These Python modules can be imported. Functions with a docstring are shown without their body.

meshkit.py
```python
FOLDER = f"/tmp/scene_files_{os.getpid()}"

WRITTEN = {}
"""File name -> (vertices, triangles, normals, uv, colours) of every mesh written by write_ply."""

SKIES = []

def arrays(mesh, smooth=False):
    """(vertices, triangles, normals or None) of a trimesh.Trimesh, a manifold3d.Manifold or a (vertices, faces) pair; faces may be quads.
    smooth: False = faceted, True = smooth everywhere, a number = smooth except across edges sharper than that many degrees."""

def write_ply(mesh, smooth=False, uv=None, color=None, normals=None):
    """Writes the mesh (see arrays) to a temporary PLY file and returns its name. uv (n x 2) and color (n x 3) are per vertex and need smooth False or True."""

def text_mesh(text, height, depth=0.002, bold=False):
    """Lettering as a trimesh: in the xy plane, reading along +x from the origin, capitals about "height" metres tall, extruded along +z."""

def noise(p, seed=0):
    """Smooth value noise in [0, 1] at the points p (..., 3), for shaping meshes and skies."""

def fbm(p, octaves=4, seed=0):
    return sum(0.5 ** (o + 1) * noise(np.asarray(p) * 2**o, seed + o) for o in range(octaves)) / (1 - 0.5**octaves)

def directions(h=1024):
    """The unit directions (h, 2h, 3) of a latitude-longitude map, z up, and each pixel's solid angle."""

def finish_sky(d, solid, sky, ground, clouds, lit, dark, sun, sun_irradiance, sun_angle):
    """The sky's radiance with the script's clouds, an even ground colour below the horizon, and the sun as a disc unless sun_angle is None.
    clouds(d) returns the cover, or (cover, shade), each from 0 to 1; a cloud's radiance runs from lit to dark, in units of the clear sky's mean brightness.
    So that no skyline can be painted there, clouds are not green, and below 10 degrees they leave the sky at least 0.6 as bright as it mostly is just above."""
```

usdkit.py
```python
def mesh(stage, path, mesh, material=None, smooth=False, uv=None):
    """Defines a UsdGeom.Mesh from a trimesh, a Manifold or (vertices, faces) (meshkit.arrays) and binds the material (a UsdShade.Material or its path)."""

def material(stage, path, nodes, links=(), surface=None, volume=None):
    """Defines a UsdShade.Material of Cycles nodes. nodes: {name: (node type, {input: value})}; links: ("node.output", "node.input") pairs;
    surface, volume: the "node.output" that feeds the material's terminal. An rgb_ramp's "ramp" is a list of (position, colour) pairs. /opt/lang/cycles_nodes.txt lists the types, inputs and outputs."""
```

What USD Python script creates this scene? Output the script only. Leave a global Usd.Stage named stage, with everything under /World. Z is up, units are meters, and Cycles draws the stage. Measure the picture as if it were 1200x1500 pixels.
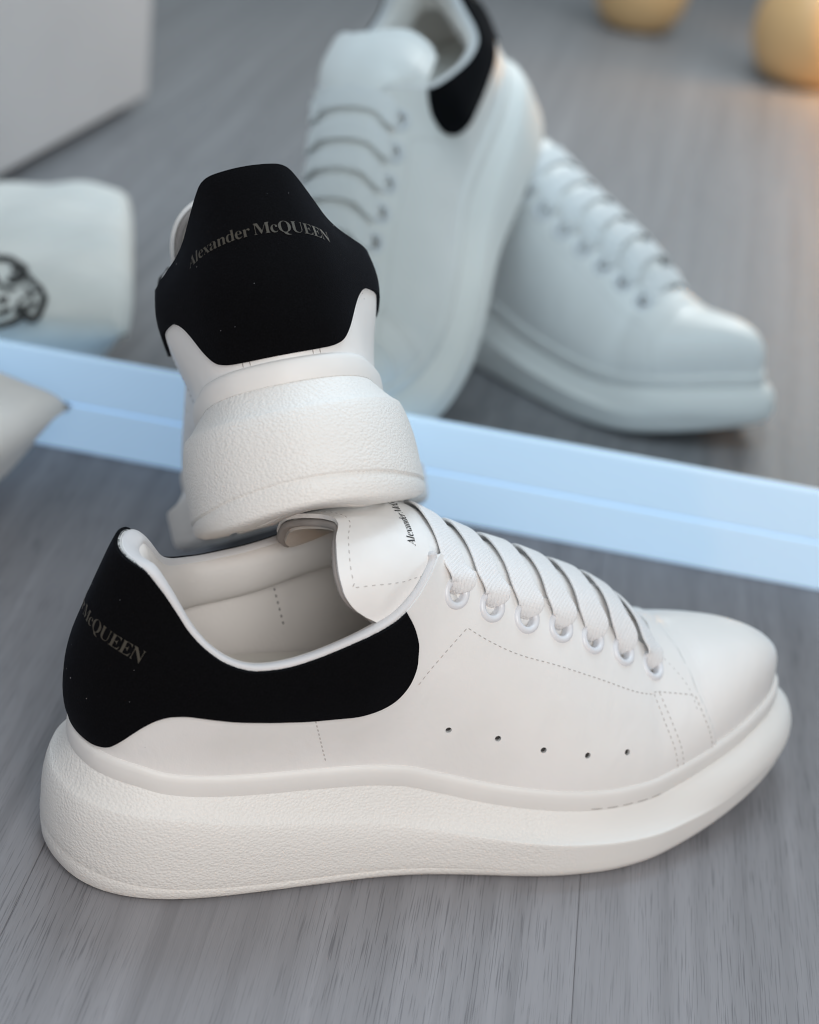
import json
import math
import numpy as np
import trimesh
import manifold3d as m3
from manifold3d import Manifold, CrossSection
from scipy.interpolate import PchipInterpolator, CubicSpline
from scipy.spatial import cKDTree
from shapely.geometry import Polygon, Point
from pxr import Usd, UsdGeom, UsdLux, UsdShade, Gf, Sdf, Vt
import usdkit

MM = 0.001
stage = Usd.Stage.CreateInMemory()
UsdGeom.SetStageUpAxis(stage, UsdGeom.Tokens.z)
UsdGeom.SetStageMetersPerUnit(stage, 1.0)
UsdGeom.Xform.Define(stage, '/World')
UsdGeom.Scope.Define(stage, '/World/Looks')

# ---------------------------------------------------------------- camera
CAM_C = np.array([-92.819, -499.822, 422.173])
CAM_R = np.array([[0.933166, 0.354229, 0.061021], [-0.337679, 0.805753, 0.486555], [0.123184, -0.474642, 0.871516]])  # right, forward, up
cam = UsdGeom.Camera.Define(stage, '/World/camera')
M = np.eye(4)
M[0, :3], M[1, :3], M[2, :3], M[3, :3] = CAM_R[:, 0], CAM_R[:, 2], -CAM_R[:, 1], CAM_C * MM
cam.AddTransformOp().Set(Gf.Matrix4d(*M.ravel().tolist()))
cam.CreateHorizontalApertureAttr(36.0)
cam.CreateVerticalApertureAttr(45.0)
cam.CreateFocalLengthAttr(2614.82 * 36 / 1200)
cam.CreateClippingRangeAttr(Gf.Vec2f(0.02, 50))
cam.CreateFStopAttr(7.5)
cam.CreateFocusDistanceAttr(0.615)
cam.CreateExposureAttr(0.15)


def material(name, nodes, links=(), surface=None, volume=None):
    return usdkit.material(stage, '/World/Looks/' + name, nodes, links, surface, volume)


# ---------------------------------------------------------------- light
def look_at(pos, target):
    pos, target = np.array(pos, float), np.array(target, float)
    z = pos - target
    z /= np.linalg.norm(z)
    x = np.cross([0, 0, 1.0], z)
    x = x / np.linalg.norm(x) if np.linalg.norm(x) > 1e-6 else np.array([1.0, 0, 0])
    y = np.cross(z, x)
    m = np.eye(4)
    m[0, :3], m[1, :3], m[2, :3], m[3, :3] = x, y, z, pos
    return Gf.Matrix4d(*m.ravel().tolist())


def rect_light(name, pos, target, w, h, power, color):
    l = UsdLux.RectLight.Define(stage, '/World/' + name)
    l.AddTransformOp().Set(look_at(pos, target))
    l.CreateWidthAttr(w)
    l.CreateHeightAttr(h)
    l.CreateIntensityAttr(power)
    l.CreateColorAttr(Gf.Vec3f(*color))
    return l


dome = UsdLux.DomeLight.Define(stage, '/World/room_light')
UsdShade.MaterialBindingAPI.Apply(dome.GetPrim()).Bind(material('room_air', {'b': ('background_shader', {'color': (0.86, 0.94, 1.0), 'strength': 0.38})}, surface='b.background'))
rect_light('window_light', (0.05, -0.70, 0.58), (0.12, 0.0, 0.05), 0.45, 0.45, 5.2, (1.0, 0.985, 0.97))  # soft key panel added above the camera, not an actual window
rect_light('sky_light', (0.42, 0.48, 1.15), (0.14, 0.06, 0.05), 0.7, 0.5, 6.0, (0.70, 0.86, 1.0))  # cool panel added over the mirror to lift tops and far sides

# ---------------------------------------------------------------- helpers
used = {}


def numbered(path):
    n = used.get(path, -1) + 1
    used[path] = n
    return path if n == 0 else f'{path}_{n:03d}'


def keys(p, label=None, cat=None, group=None, kind=None):
    for k, v in (('label', label), ('category', cat), ('group', group), ('kind', kind)):
        if v:
            p.SetCustomDataByKey(k, v)
    return p


def thing(name, label, cat, matrix=None, group=None):
    x = UsdGeom.Xform.Define(stage, numbered('/World/' + name))
    if matrix is not None:
        x.AddTransformOp().Set(Gf.Matrix4d(*np.asarray(matrix, float).T.ravel().tolist()))
    return keys(x.GetPrim(), label, cat, group)


def put(name, mesh, mat, parent=None, smooth=40, label=None, kind=None):
    """One mesh (millimetres) as one prim under parent."""
    if isinstance(mesh, Manifold):
        mm = mesh.to_mesh()
        mesh = trimesh.Trimesh(np.array(mm.vert_properties[:, :3]), np.array(mm.tri_verts), process=False)
    if isinstance(mesh, tuple):
        f = np.asarray(mesh[1])
        if f.shape[1] == 4:
            f = np.vstack([f[:, [0, 1, 2]], f[:, [0, 2, 3]]])
        mesh = trimesh.Trimesh(np.asarray(mesh[0], float), f, process=False)
    mesh = trimesh.Trimesh(mesh.vertices * MM, mesh.faces, process=False)
    path = numbered((str(parent.GetPath()) if parent else '/World') + '/' + name)
    p = usdkit.mesh(stage, path, mesh, mat, smooth=smooth).GetPrim()
    return keys(p, label, None, None, kind)


def to_manifold(v, f):
    t = trimesh.Trimesh(v, f, process=False)
    t.merge_vertices(digits_vertex=5)
    t.update_faces(t.nondegenerate_faces())
    t.remove_unreferenced_vertices()
    m = Manifold(m3.Mesh(np.asarray(t.vertices, np.float32), np.asarray(t.faces, np.uint32)))
    if m.volume() < 0:
        m = Manifold(m3.Mesh(np.asarray(t.vertices, np.float32), np.asarray(t.faces[:, ::-1], np.uint32)))
    return m


def grid_faces(n, k, closed_k=False):
    kk = k if closed_k else k - 1
    i, j = np.meshgrid(np.arange(n - 1), np.arange(kk), indexing='ij')
    a, b = i * k + j, i * k + (j + 1) % k
    c, d = (i + 1) * k + (j + 1) % k, (i + 1) * k + j
    return np.vstack([np.stack([a, b, c], -1).reshape(-1, 3), np.stack([a, c, d], -1).reshape(-1, 3)])


def loft(rings, cap=True):
    """rings: list of (k,3) closed rings -> closed mesh."""
    n, k = len(rings), len(rings[0])
    v = np.vstack(rings)
    f = grid_faces(n, k, True)
    if cap:
        v = np.vstack([v, rings[0].mean(0), rings[-1].mean(0)])
        j = np.arange(k)
        f = np.vstack([f, np.stack([j, np.full(k, n * k), (j + 1) % k], -1)[:, ::-1] * 1, np.stack([(n - 1) * k + j, (n - 1) * k + (j + 1) % k, np.full(k, n * k + 1)], -1)])
        f[-2 * k:-k] = np.stack([(j + 1) % k, np.full(k, n * k), j], -1)[:, ::-1]
    t = trimesh.Trimesh(v, f, process=False)
    if t.volume < 0:
        t.invert()
    return t


def sweep(path, frames, prof):
    """prof(t)->(k,2) cross-section at parameter t along path with frames (a,b)."""
    n = len(path)
    rings = []
    for i in range(n):
        q = prof(i / (n - 1))
        rings.append(path[i] + q[:, :1] * frames[0][i] + q[:, 1:] * frames[1][i])
    return loft(rings)


def resample(p, n):
    p = np.asarray(p, float)
    s = np.r_[0, np.cumsum(np.linalg.norm(np.diff(p, axis=0), axis=1))]
    t = np.linspace(0, s[-1], n)
    return np.stack([np.interp(t, s, p[:, k]) for k in range(p.shape[1])], 1)


def spline(p, n):
    """Smooth curve through points, evenly resampled."""
    p = np.asarray(p, float)
    s = np.r_[0, np.cumsum(np.linalg.norm(np.diff(p, axis=0), axis=1))]
    t = np.linspace(0, s[-1], n * 4)
    return resample(np.stack([PchipInterpolator(s, p[:, k])(t) for k in range(p.shape[1])], 1), n)


def unit(a):
    return a / np.maximum(np.linalg.norm(a, axis=-1, keepdims=True), 1e-12)


def circle(k, rx, ry=None, p=2.0):
    a = np.linspace(0, 2 * np.pi, k, endpoint=False)
    c, s = np.cos(a), np.sin(a)
    return np.stack([rx * np.sign(c) * abs(c) ** (2 / p), (ry or rx) * np.sign(s) * abs(s) ** (2 / p)], 1)


# ---------------------------------------------------------------- materials
def leather(name, color, rough, bump_scale, bump, extra=None, sheen=0.0, spec=0.5, var=0.03):
    c = np.array(color)
    return material(name, {
        'tc': ('texture_coordinate', {}),
        'n': ('noise_texture', {'scale': bump_scale, 'detail': 3.0}),
        'big': ('noise_texture', {'scale': 45.0, 'detail': 2.0}),
        'ramp': ('rgb_ramp', {'ramp': [(0.25, tuple(c * (1 - var))), (0.75, tuple(np.minimum(c * (1 + var * .6), 1)))]}),
        'b': ('bump', {'strength': bump, 'distance': 0.0003}),
        'p': ('principled_bsdf', {'roughness': rough, 'sheen_weight': sheen, 'specular_ior_level': spec})},
        [('tc.object', 'n.vector'), ('tc.object', 'big.vector'), ('big.fac', 'ramp.fac'), ('ramp.color', 'p.base_color'), ('n.fac', 'b.height'), ('b.normal', 'p.normal')], surface='p.BSDF')


WHITE = material('white_leather', {
    'tc': ('texture_coordinate', {}),
    'v': ('voronoi_texture', {'feature': 'smooth_f1', 'scale': 1500.0, 'smoothness': 0.4}), 'n': ('noise_texture', {'scale': 700.0, 'detail': 4.0}),
    'm': ('mapping', {'mapping_type': 'point', 'scale': (1.0, 0.45, 0.6)}), 'cr': ('noise_texture', {'scale': 55.0, 'detail': 3.0, 'distortion': 0.8}),
    'big': ('noise_texture', {'scale': 38.0, 'detail': 3.0}),
    'ramp': ('rgb_ramp', {'ramp': [(0.3, (0.82, 0.81, 0.795)), (0.7, (0.85, 0.842, 0.83))]}),
    'rr': ('map_range', {'from_min': 0.3, 'from_max': 0.7, 'to_min': 0.34, 'to_max': 0.5}),
    'mx': ('math', {'math_type': 'multiply_add', 'value2': 0.5}),
    'b0': ('bump', {'strength': 0.30, 'distance': 0.0022}), 'b': ('bump', {'strength': 0.22, 'distance': 0.00022}),
    'p': ('principled_bsdf', {'specular_ior_level': 0.45})},
    [('tc.object', 'v.vector'), ('tc.object', 'n.vector'), ('tc.object', 'm.vector'), ('m.vector', 'cr.vector'), ('tc.object', 'big.vector'), ('big.fac', 'ramp.fac'), ('ramp.color', 'p.base_color'), ('big.fac', 'rr.value'), ('rr.result', 'p.roughness'),
     ('v.distance', 'mx.value1'), ('n.fac', 'mx.value3'), ('cr.fac', 'b0.height'), ('mx.value', 'b.height'), ('b0.normal', 'b.normal'), ('b.normal', 'p.normal')], surface='p.BSDF')
RAND = leather('rand_rubber', (0.81, 0.80, 0.78), 0.5, 1400.0, 0.10)
LACE = material('white_lace_cotton', {
    'tc': ('texture_coordinate', {}), 'm1': ('mapping', {'mapping_type': 'point', 'rotation': (0.0, 0.0, 0.785)}),
    'w1': ('wave_texture', {'wave_type': 'bands', 'bands_direction': 'x', 'scale': 330.0, 'distortion': 0.6, 'detail': 1.0}), 'w2': ('wave_texture', {'wave_type': 'bands', 'bands_direction': 'y', 'scale': 330.0, 'distortion': 0.6, 'detail': 1.0}),
    'mul': ('math', {'math_type': 'multiply'}), 'n': ('noise_texture', {'scale': 3000.0, 'detail': 2.0}), 'ad': ('math', {'math_type': 'multiply_add', 'value2': 0.7}),
    'b': ('bump', {'strength': 0.7, 'distance': 0.00035}),
    'p': ('principled_bsdf', {'base_color': (0.86, 0.86, 0.865), 'roughness': 0.9, 'sheen_weight': 0.15, 'specular_ior_level': 0.15})},
    [('tc.object', 'm1.vector'), ('m1.vector', 'w1.vector'), ('m1.vector', 'w2.vector'), ('w1.fac', 'mul.value1'), ('w2.fac', 'mul.value2'), ('mul.value', 'ad.value1'), ('n.fac', 'ad.value3'), ('ad.value', 'b.height'), ('b.normal', 'p.normal')], surface='p.BSDF')
RIM = leather('collar_binding', (0.66, 0.65, 0.655), 0.7, 2200.0, 0.35, sheen=0.15, spec=0.3)
LINING = leather('beige_lining', (0.80, 0.755, 0.715), 0.6, 700.0, 0.35)
INSOLE = leather('insole_leather', (0.70, 0.67, 0.62), 0.65, 900.0, 0.2)
EDGE = leather('grey_edge_binding', (0.30, 0.28, 0.27), 0.7, 1500.0, 0.3)
TONGUEBACK = leather('tongue_back_lining', (0.56, 0.52, 0.48), 0.6, 650.0, 0.8)
ENAMEL = material('white_enamel', {'p': ('principled_bsdf', {'base_color': (0.76, 0.77, 0.80), 'roughness': 0.25})}, surface='p.BSDF')
THREAD = leather('grey_thread', (0.50, 0.48, 0.46), 0.8, 2000.0, 0.2)
INK = material('black_ink', {'p': ('principled_bsdf', {'base_color': (0.03, 0.03, 0.03), 'roughness': 0.6})}, surface='p.BSDF')
PRINT = material('dull_gold_print', {'p': ('principled_bsdf', {'base_color': (0.050, 0.043, 0.031), 'roughness': 0.55})}, surface='p.BSDF')
LINT = material('pale_lint', {'p': ('principled_bsdf', {'base_color': (0.35, 0.35, 0.37), 'roughness': 0.9})}, surface='p.BSDF')
SUEDE = material('black_suede', {
    'tc': ('texture_coordinate', {}), 'n': ('noise_texture', {'scale': 1800.0, 'detail': 3.0}),
    'r': ('rgb_ramp', {'ramp': [(0.3, (0.0015, 0.0015, 0.0018)), (0.75, (0.004, 0.004, 0.0048))]}),
    'b': ('bump', {'strength': 0.5, 'distance': 0.0003}),
    'p': ('principled_bsdf', {'roughness': 1.0, 'specular_ior_level': 0.08, 'sheen_weight': 0.02, 'sheen_tint': (0.6, 0.7, 1.0)})},
    [('tc.object', 'n.vector'), ('n.fac', 'r.fac'), ('r.color', 'p.base_color'), ('n.fac', 'b.height'), ('b.normal', 'p.normal')], surface='p.BSDF')
SOLE = material('pebbled_sole_rubber', {
    'tc': ('texture_coordinate', {}), 'xyz': ('separate_xyz', {}),
    'w': ('noise_texture', {'scale': 320.0, 'detail': 2.0}), 'wm': ('vector_math', {'math_type': 'scale', 'scale': 0.0007}), 'ad': ('vector_math', {'math_type': 'add'}),
    'map': ('mapping', {'mapping_type': 'point', 'scale': (0.9, 0.9, 1.15)}),
    'v': ('voronoi_texture', {'feature': 'smooth_f1', 'scale': 1000.0, 'smoothness': 0.25}),
    'fade': ('map_range', {'range_type': 'smoothstep', 'from_min': 0.165, 'from_max': 0.195, 'to_min': 1.0, 'to_max': 0.10}),
    'low': ('map_range', {'range_type': 'smoothstep', 'from_min': 0.007, 'from_max': 0.0095, 'to_min': 0.8, 'to_max': 1.0}),
    'h': ('math', {'math_type': 'multiply'}), 'h2': ('math', {'math_type': 'multiply'}),
    'b': ('bump', {'strength': 0.6, 'distance': 0.0004, 'invert': True}),
    'p': ('principled_bsdf', {'base_color': (0.81, 0.80, 0.775), 'roughness': 0.5})},
    [('tc.object', 'xyz.vector'), ('tc.object', 'w.vector'), ('w.color', 'wm.vector1'), ('wm.vector', 'ad.vector1'), ('tc.object', 'ad.vector2'), ('ad.vector', 'map.vector'), ('map.vector', 'v.vector'),
     ('xyz.x', 'fade.value'), ('xyz.z', 'low.value'), ('v.distance', 'h.value1'), ('fade.result', 'h.value2'), ('h.value', 'h2.value1'), ('low.result', 'h2.value2'), ('h2.value', 'b.height'), ('b.normal', 'p.normal')], surface='p.BSDF')

# ---------------------------------------------------------------- the shoe, in millimetres: x heel to toe, y to the wearer's left, z up (a left shoe)
MED = [(2, 0), (3, -8), (5, -14.5), (9, -22.5), (15, -29), (22, -34), (32, -38.5), (45, -41.5), (62, -43), (85, -43.5), (110, -44), (128, -45.5), (148, -49.5), (166, -54), (183, -57.2), (199, -58.2), (217, -56.5), (235, -51.5), (252, -45.5), (268, -38.5), (281, -31.2), (291, -24), (299, -15.5), (303.5, -7.5), (305, -0.5)]
LAT = [(2, 0), (3, 8), (5, 14.5), (9, 22.5), (15, 29), (22, 34), (32, 38.5), (45, 41.5), (62, 43.5), (90, 44), (115, 44), (135, 45.5), (155, 49), (175, 53), (195, 55.6), (212, 56.8), (228, 56), (244, 53.5), (258, 46.5), (270, 38), (281, 29), (290, 20.5), (298, 12), (303, 5), (305, -0.5)]
outline = resample(np.vstack([spline(MED, 240), spline(LAT, 240)[::-1][1:-1], [MED[0]]]), 421)[:-1]  # closed, heel back first, medial side first
for _ in range(6):
    outline = 0.5 * outline + 0.25 * (np.roll(outline, 1, 0) + np.roll(outline, -1, 0))
tg = unit(np.roll(outline, -1, 0) - np.roll(outline, 1, 0))
inward = np.stack([-tg[:, 1], tg[:, 0]], 1)
if ((outline + inward * 3)[:, 0].max() > outline[:, 0].max()):
    inward = -inward


def table(pts):
    p = np.array(pts, float)
    f = PchipInterpolator(p[:, 0], p[:, 1])
    return lambda u: f(np.clip(u, p[0, 0], p[-1, 0]))


ledge_z = table([(0, 46.5), (12, 46), (25, 44.8), (36, 42.6), (50, 41.3), (70, 40.4), (88, 40), (106, 39.4), (122, 37.8), (136, 34), (156, 29.5), (178, 27.2), (193, 26.2), (208, 25.8), (223, 26), (238, 27.6), (252, 29.6), (268, 32), (282, 34.5), (306, 37)])


def smooth01(x):
    x = np.clip(x, 0, 1)
    return x * x * (3 - 2 * x)


def base_z(u):
    return 15.0 * np.clip((u - 200) / 103, 0, 1) ** 2.0 + 2.5 * np.clip((22 - u) / 20, 0, 1) ** 2


def ring(d, z):
    q = outline + inward * (d[:, None] if np.ndim(d) else d)
    return np.column_stack([q, z])


OU = outline[:, 0]
fore = np.clip((OU - 105) / 75, 0, 1)
fore = fore * fore * (3 - 2 * fore)
bz, tz = base_z(OU), ledge_z(OU)
crest_z = table([(0, 35.5), (40, 34.5), (60, 31.5), (86, 28), (111, 25), (134, 21.3), (152, 19), (170, 17.5), (190, 16.2), (225, 14.8), (250, 15.6), (280, 18.5), (306, 21)])(OU)
tuck = 1 + 0.9 * np.clip((OU - 235) / 60, 0, 1)      # the toe is cut back further underneath
groove = 0.75 * (1 - fore)
gz = table([(0, 10), (12, 9.6), (28, 7.6), (50, 6.2), (90, 5.4), (306, 5.0)])(OU) - 4.6     # the groove climbs round the back of the heel
sole_rings = [ring(17.0, bz + 1.8), ring(14.0, bz + 1.6), ring(13.2, bz + 0.1), ring(8.0 * np.minimum(tuck, 1.5), bz), ring(4.6 * tuck, bz + 0.25), ring(2.4 * tuck, bz + 1.0), ring(1.1 * tuck, bz + 2.2), ring(0.5 * tuck, bz + 3.6 + gz * 0.7),
              ring(0.4 * tuck + groove, bz + 4.4 + gz), ring(0.4 * tuck + groove, bz + 4.8 + gz), ring(0.3 * tuck, bz + 5.4 + gz)]
toe_round = smooth01((OU - 215) / 60)
for f, dh in ((0.2, 0.3), (0.45, 0.4), (0.65, 0.8), (0.82, 1.5), (0.93, 2.2)):
    sole_rings.append(ring((0.3 * tuck) * (1 - f) + dh * (1 - fore), bz + 5.4 + gz + f * (crest_z - bz - 5.4 - gz)))
for f, dh, df, dt in [(0.02, 2.9, 0.05, 0.0), (0.07, 3.4, 0.45, -0.15), (0.09, 3.6, 1.1, -0.2), (0.16, 4.3, 2.0, -0.3), (0.3, 5.4, 3.4, -0.2), (0.42, 6.2, 4.5, 0.3), (0.55, 7.1, 5.6, 1.1), (0.68, 7.9, 6.8, 2.2), (0.8, 8.6, 7.9, 3.9), (0.92, 9.4, 9.1, 6.6), (1.0, 10.2, 10.2, 10.2)]:
    low = f - 0.55 * f * (1 - f) * fore * (1 - toe_round)
    sole_rings.append(ring((dh * (1 - fore) + df * fore) * (1 - toe_round) + dt * toe_round, crest_z + low * (tz - crest_z)))
sole_rings += [ring(12.5, tz + 0.3), ring(17.0, tz - 2)]
sole_mesh = loft(sole_rings)
rand_rings = [ring(a, tz + b) for a, b in [(14, -1.5), (8.9, -1.2), (8.55, 0.6), (8.5, 2.4), (8.6, 4.4), (8.95, 5.8), (9.6, 6.7), (10.5, 7.0), (12.2, 6.6), (14, 5.0)]]
rand_mesh = loft(rand_rings + rand_rings[:1], cap=False)
outsole_mesh = loft([ring(17.5, base_z(OU) - 0.0), ring(16.0, base_z(OU) + 0.3), ring(15.6, base_z(OU) + 3.0)])

# the last: the surface of the upper
feather = outline + inward * 10.9
fu = feather[:, 0]
i0, i1 = int(np.argmin(fu)), int(np.argmax(fu))
UB, UE = fu[i0] + 0.02, fu[i1] - 0.02
roll = np.roll(feather, -i0, 0)
k1 = (i1 - i0) % len(feather)
half_a, half_b = roll[:k1 + 1], np.vstack([roll[k1:], roll[:1]])[::-1]
if half_a[:, 1].mean() > 0:
    half_a, half_b = half_b, half_a


def tpar(u):
    return np.arccos(np.clip(1 - 2 * (u - UB) / (UE - UB), -1, 1))


def widths(u):
    m = np.interp(u, np.maximum.accumulate(half_a[:, 0]), half_a[:, 1])
    l = np.interp(u, np.maximum.accumulate(half_b[:, 0]), half_b[:, 1])
    return m, l


feather_z = lambda u: ledge_z(u) + 6.2
crown = table([(0, 172), (95, 170), (112, 150), (125, 136), (131, 129), (137, 123.5), (150, 116.5), (165, 109), (182, 102), (203, 91), (216, 82.5), (226, 75), (236, 69), (248, 65.5), (262, 66.0), (275, 66.2), (320, 66)])
crown_flat = crown


def crown(u):
    k = np.clip((u - 260) / (UE - 260), 0, 1)
    fz = feather_z(u)
    return fz + 0.6 + (crown_flat(u) - fz - 0.6) * (1 - k ** 3.1) ** (1 / 2.7)


power = table([(0, 4.6), (92, 4.4), (112, 3.4), (126, 2.8), (137, 2.5), (160, 1.95), (182, 1.62), (203, 1.48), (222, 1.5), (236, 1.85), (252, 2.3), (275, 2.6), (293, 2.6)])
lean = table([(45, 0), (54, 0), (60, -1.6), (66, -2.2), (74, -1.9), (82, -0.6), (92, 2.4), (100, 4.8), (110, 8.2), (118, 11.2), (126, 15.5), (135, 22), (175, 50)])
pinch = table([(78, 0), (88, 0.06), (94, 0.13), (99, 0.20), (107, 0.28), (115, 0.34), (125, 0.38), (140, 0.42), (175, 0.45)])



def spread(u0, w):
    x = (w - feather_z(u0)) / 42
    flare = (0.20 * smooth01(x / 0.85) - 0.08 * smooth01((x - 0.85) / 0.5)) * smooth01((u0 - 25) / 35) * (1 - smooth01((u0 - 100) / 30))
    return (1 + flare) * (1 - pinch(w) * (1 - smooth01((u0 - 40) / 34)))


def slide(u0, w):
    return lean(w) * np.exp(-(u0 - UB) / 34.0)


ST = UB + (UE - UB) * (1 - np.cos(np.linspace(0, np.pi, 230))) / 2
AL = np.linspace(0, np.pi, 171)


def last_grid():
    ca, sa = np.cos(AL), np.sin(AL)
    p = power(ST)[:, None]
    N = (abs(ca)[None] ** p + abs(sa)[None] ** p) ** (1 / p)
    fz = feather_z(ST)[:, None]
    z = fz + (crown(ST)[:, None] - fz) * sa / N
    m, l = widths(ST)
    mid, hw = (m + l) / 2, (l - m) / 2
    hw[0] = hw[-1] = 0
    v = mid[:, None] - hw[:, None] * spread(ST[:, None], z) * ca / N   # angle 0 = medial
    u = ST[:, None] + slide(ST[:, None], z)
    g = np.stack([u, v, z], -1)
    lo_a, lo_b = g[:, :1].copy(), g[:, -1:].copy()
    lo_a[..., 2] -= 9
    lo_b[..., 2] -= 9
    return np.concatenate([lo_a, g, lo_b], 1)


G = last_grid()
nS, nA = G.shape[:2]
lastmesh = trimesh.Trimesh(G.reshape(-1, 3), grid_faces(nS, nA, True), process=False)
lastmesh.merge_vertices(digits_vertex=4)
lastmesh.update_faces(lastmesh.nondegenerate_faces())
lastmesh.remove_unreferenced_vertices()
if lastmesh.volume < 0:
    lastmesh.invert()
LN = np.array(lastmesh.vertex_normals)


def swell(d):
    return to_manifold(lastmesh.vertices + LN * d, lastmesh.faces)


def u0_of(u, w):
    u0 = np.array(u, float)
    for _ in range(12):
        u0 = np.clip(u - slide(u0, w), UB + 1e-3, UE - 1e-3)
    return u0


def wall0(u0, w, side):
    fz, H, p = feather_z(u0), crown(u0), power(u0)
    r = np.clip((w - fz) / (H - fz), 0, 0.9999)
    m, l = widths(u0)
    v = (m + l) / 2 + side * (l - m) / 2 * spread(u0, w) * (1 - r ** p) ** (1 / p)
    return np.stack(np.broadcast_arrays(u0 + slide(u0, w), v, w), -1)


def wall(u, w, side):
    """Point of the upper's surface seen from the side at (u, w)."""
    return wall0(u0_of(u, w), np.asarray(w, float), side)


def roof(u, v):
    """Point of the upper's surface seen from above at (u, v)."""
    u, v = np.broadcast_arrays(np.asarray(u, float), np.asarray(v, float))
    m, l = widths(u)
    x = np.clip(abs(v - (m + l) / 2) / ((l - m) / 2), 0, 0.9999)
    p, fz = power(u), feather_z(u)
    return np.stack([u, v, fz + (crown(u) - fz) * (1 - x ** p) ** (1 / p)], -1)


tree = cKDTree(lastmesh.vertices)


def normal_at(p):
    d, i = tree.query(np.atleast_2d(p), k=4)
    w = 1 / (d + 0.3)
    return unit((LN[i] * w[..., None]).sum(1))


def prism_side(pts, y0, y1):
    """Prism over a polygon in (x, z), from y0 to y1."""
    cs = CrossSection([np.asarray(pts, float)], m3.FillRule.NonZero)
    return Manifold.extrude(cs, y1 - y0).rotate([90, 0, 0]).translate([0, y1, 0])


def prism_top(pts, z0, z1):
    return Manifold.extrude(CrossSection([np.asarray(pts, float)], m3.FillRule.NonZero), z1 - z0).translate([0, 0, z0])


# edges of the collar and the throat
COLLAR = [(27.5, 121.5), (31.0, 120.3), (33.6, 117.5), (36.8, 113.5), (40.5, 108), (44.5, 102), (50, 97.2), (56, 94.4), (64, 93), (74, 93.8), (84, 96), (93, 99), (103, 102.8), (113, 106.6), (118, 110), (123, 114.5), (127.5, 119.3), (130.5, 121.8)]
collar_uw = spline(COLLAR, 70)
THROAT_V = table([(118, 21.5), (127, 20.5), (137, 18.8), (160, 17.0), (182, 16.2), (205, 15.4), (222, 14.2), (228, 11.5), (231.5, 0.5)])
mouth_side = [(-40, 220), (-40, 121.0), (10, 121.6), (22, 121.9), *collar_uw.tolist(), (132.5, 122.4), (134.5, 124), (135, 220)]
tu = np.concatenate([np.linspace(112, 222, 40), np.linspace(223, 231.5, 18)])
throat_top = np.vstack([np.stack([tu, -THROAT_V(tu)], 1), np.stack([tu, THROAT_V(tu)], 1)[::-1]])
MOUTH = prism_side(mouth_side, -90, 90) + prism_top(throat_top, 58, 260)
OFF = {d: swell(d) for d in (-4.6, -3.2, -1.9, -1.7, -0.4, 0.0, 0.2, 0.8, 2.1)}


def layer(a, b):
    return OFF[b] - OFF[a]


# eyelets: in a gently curved row on each side
EY_U = np.interp(np.arange(7), [0, 3, 6], [137.4, 181.6, 224.6])
EY_V = np.linspace(24.5, 20.3, 7)
eyelet_at = {s: roof(EY_U, s * EY_V) for s in (-1, 1)}
eyelet_n = {s: normal_at(eyelet_at[s]) for s in (-1, 1)}


def frame_of(n, along=(1, 0, 0)):
    a = np.asarray(along, float)
    a = unit(a - n * (a @ n))
    return a, np.cross(n, a)


def rod(p, n, r, a, b, k=20):
    m = Manifold.cylinder(b - a, r, r, k).translate([0, 0, a])
    x, y = frame_of(n)
    T = np.column_stack([x, y, n, p])
    return m.transform(T)


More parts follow.
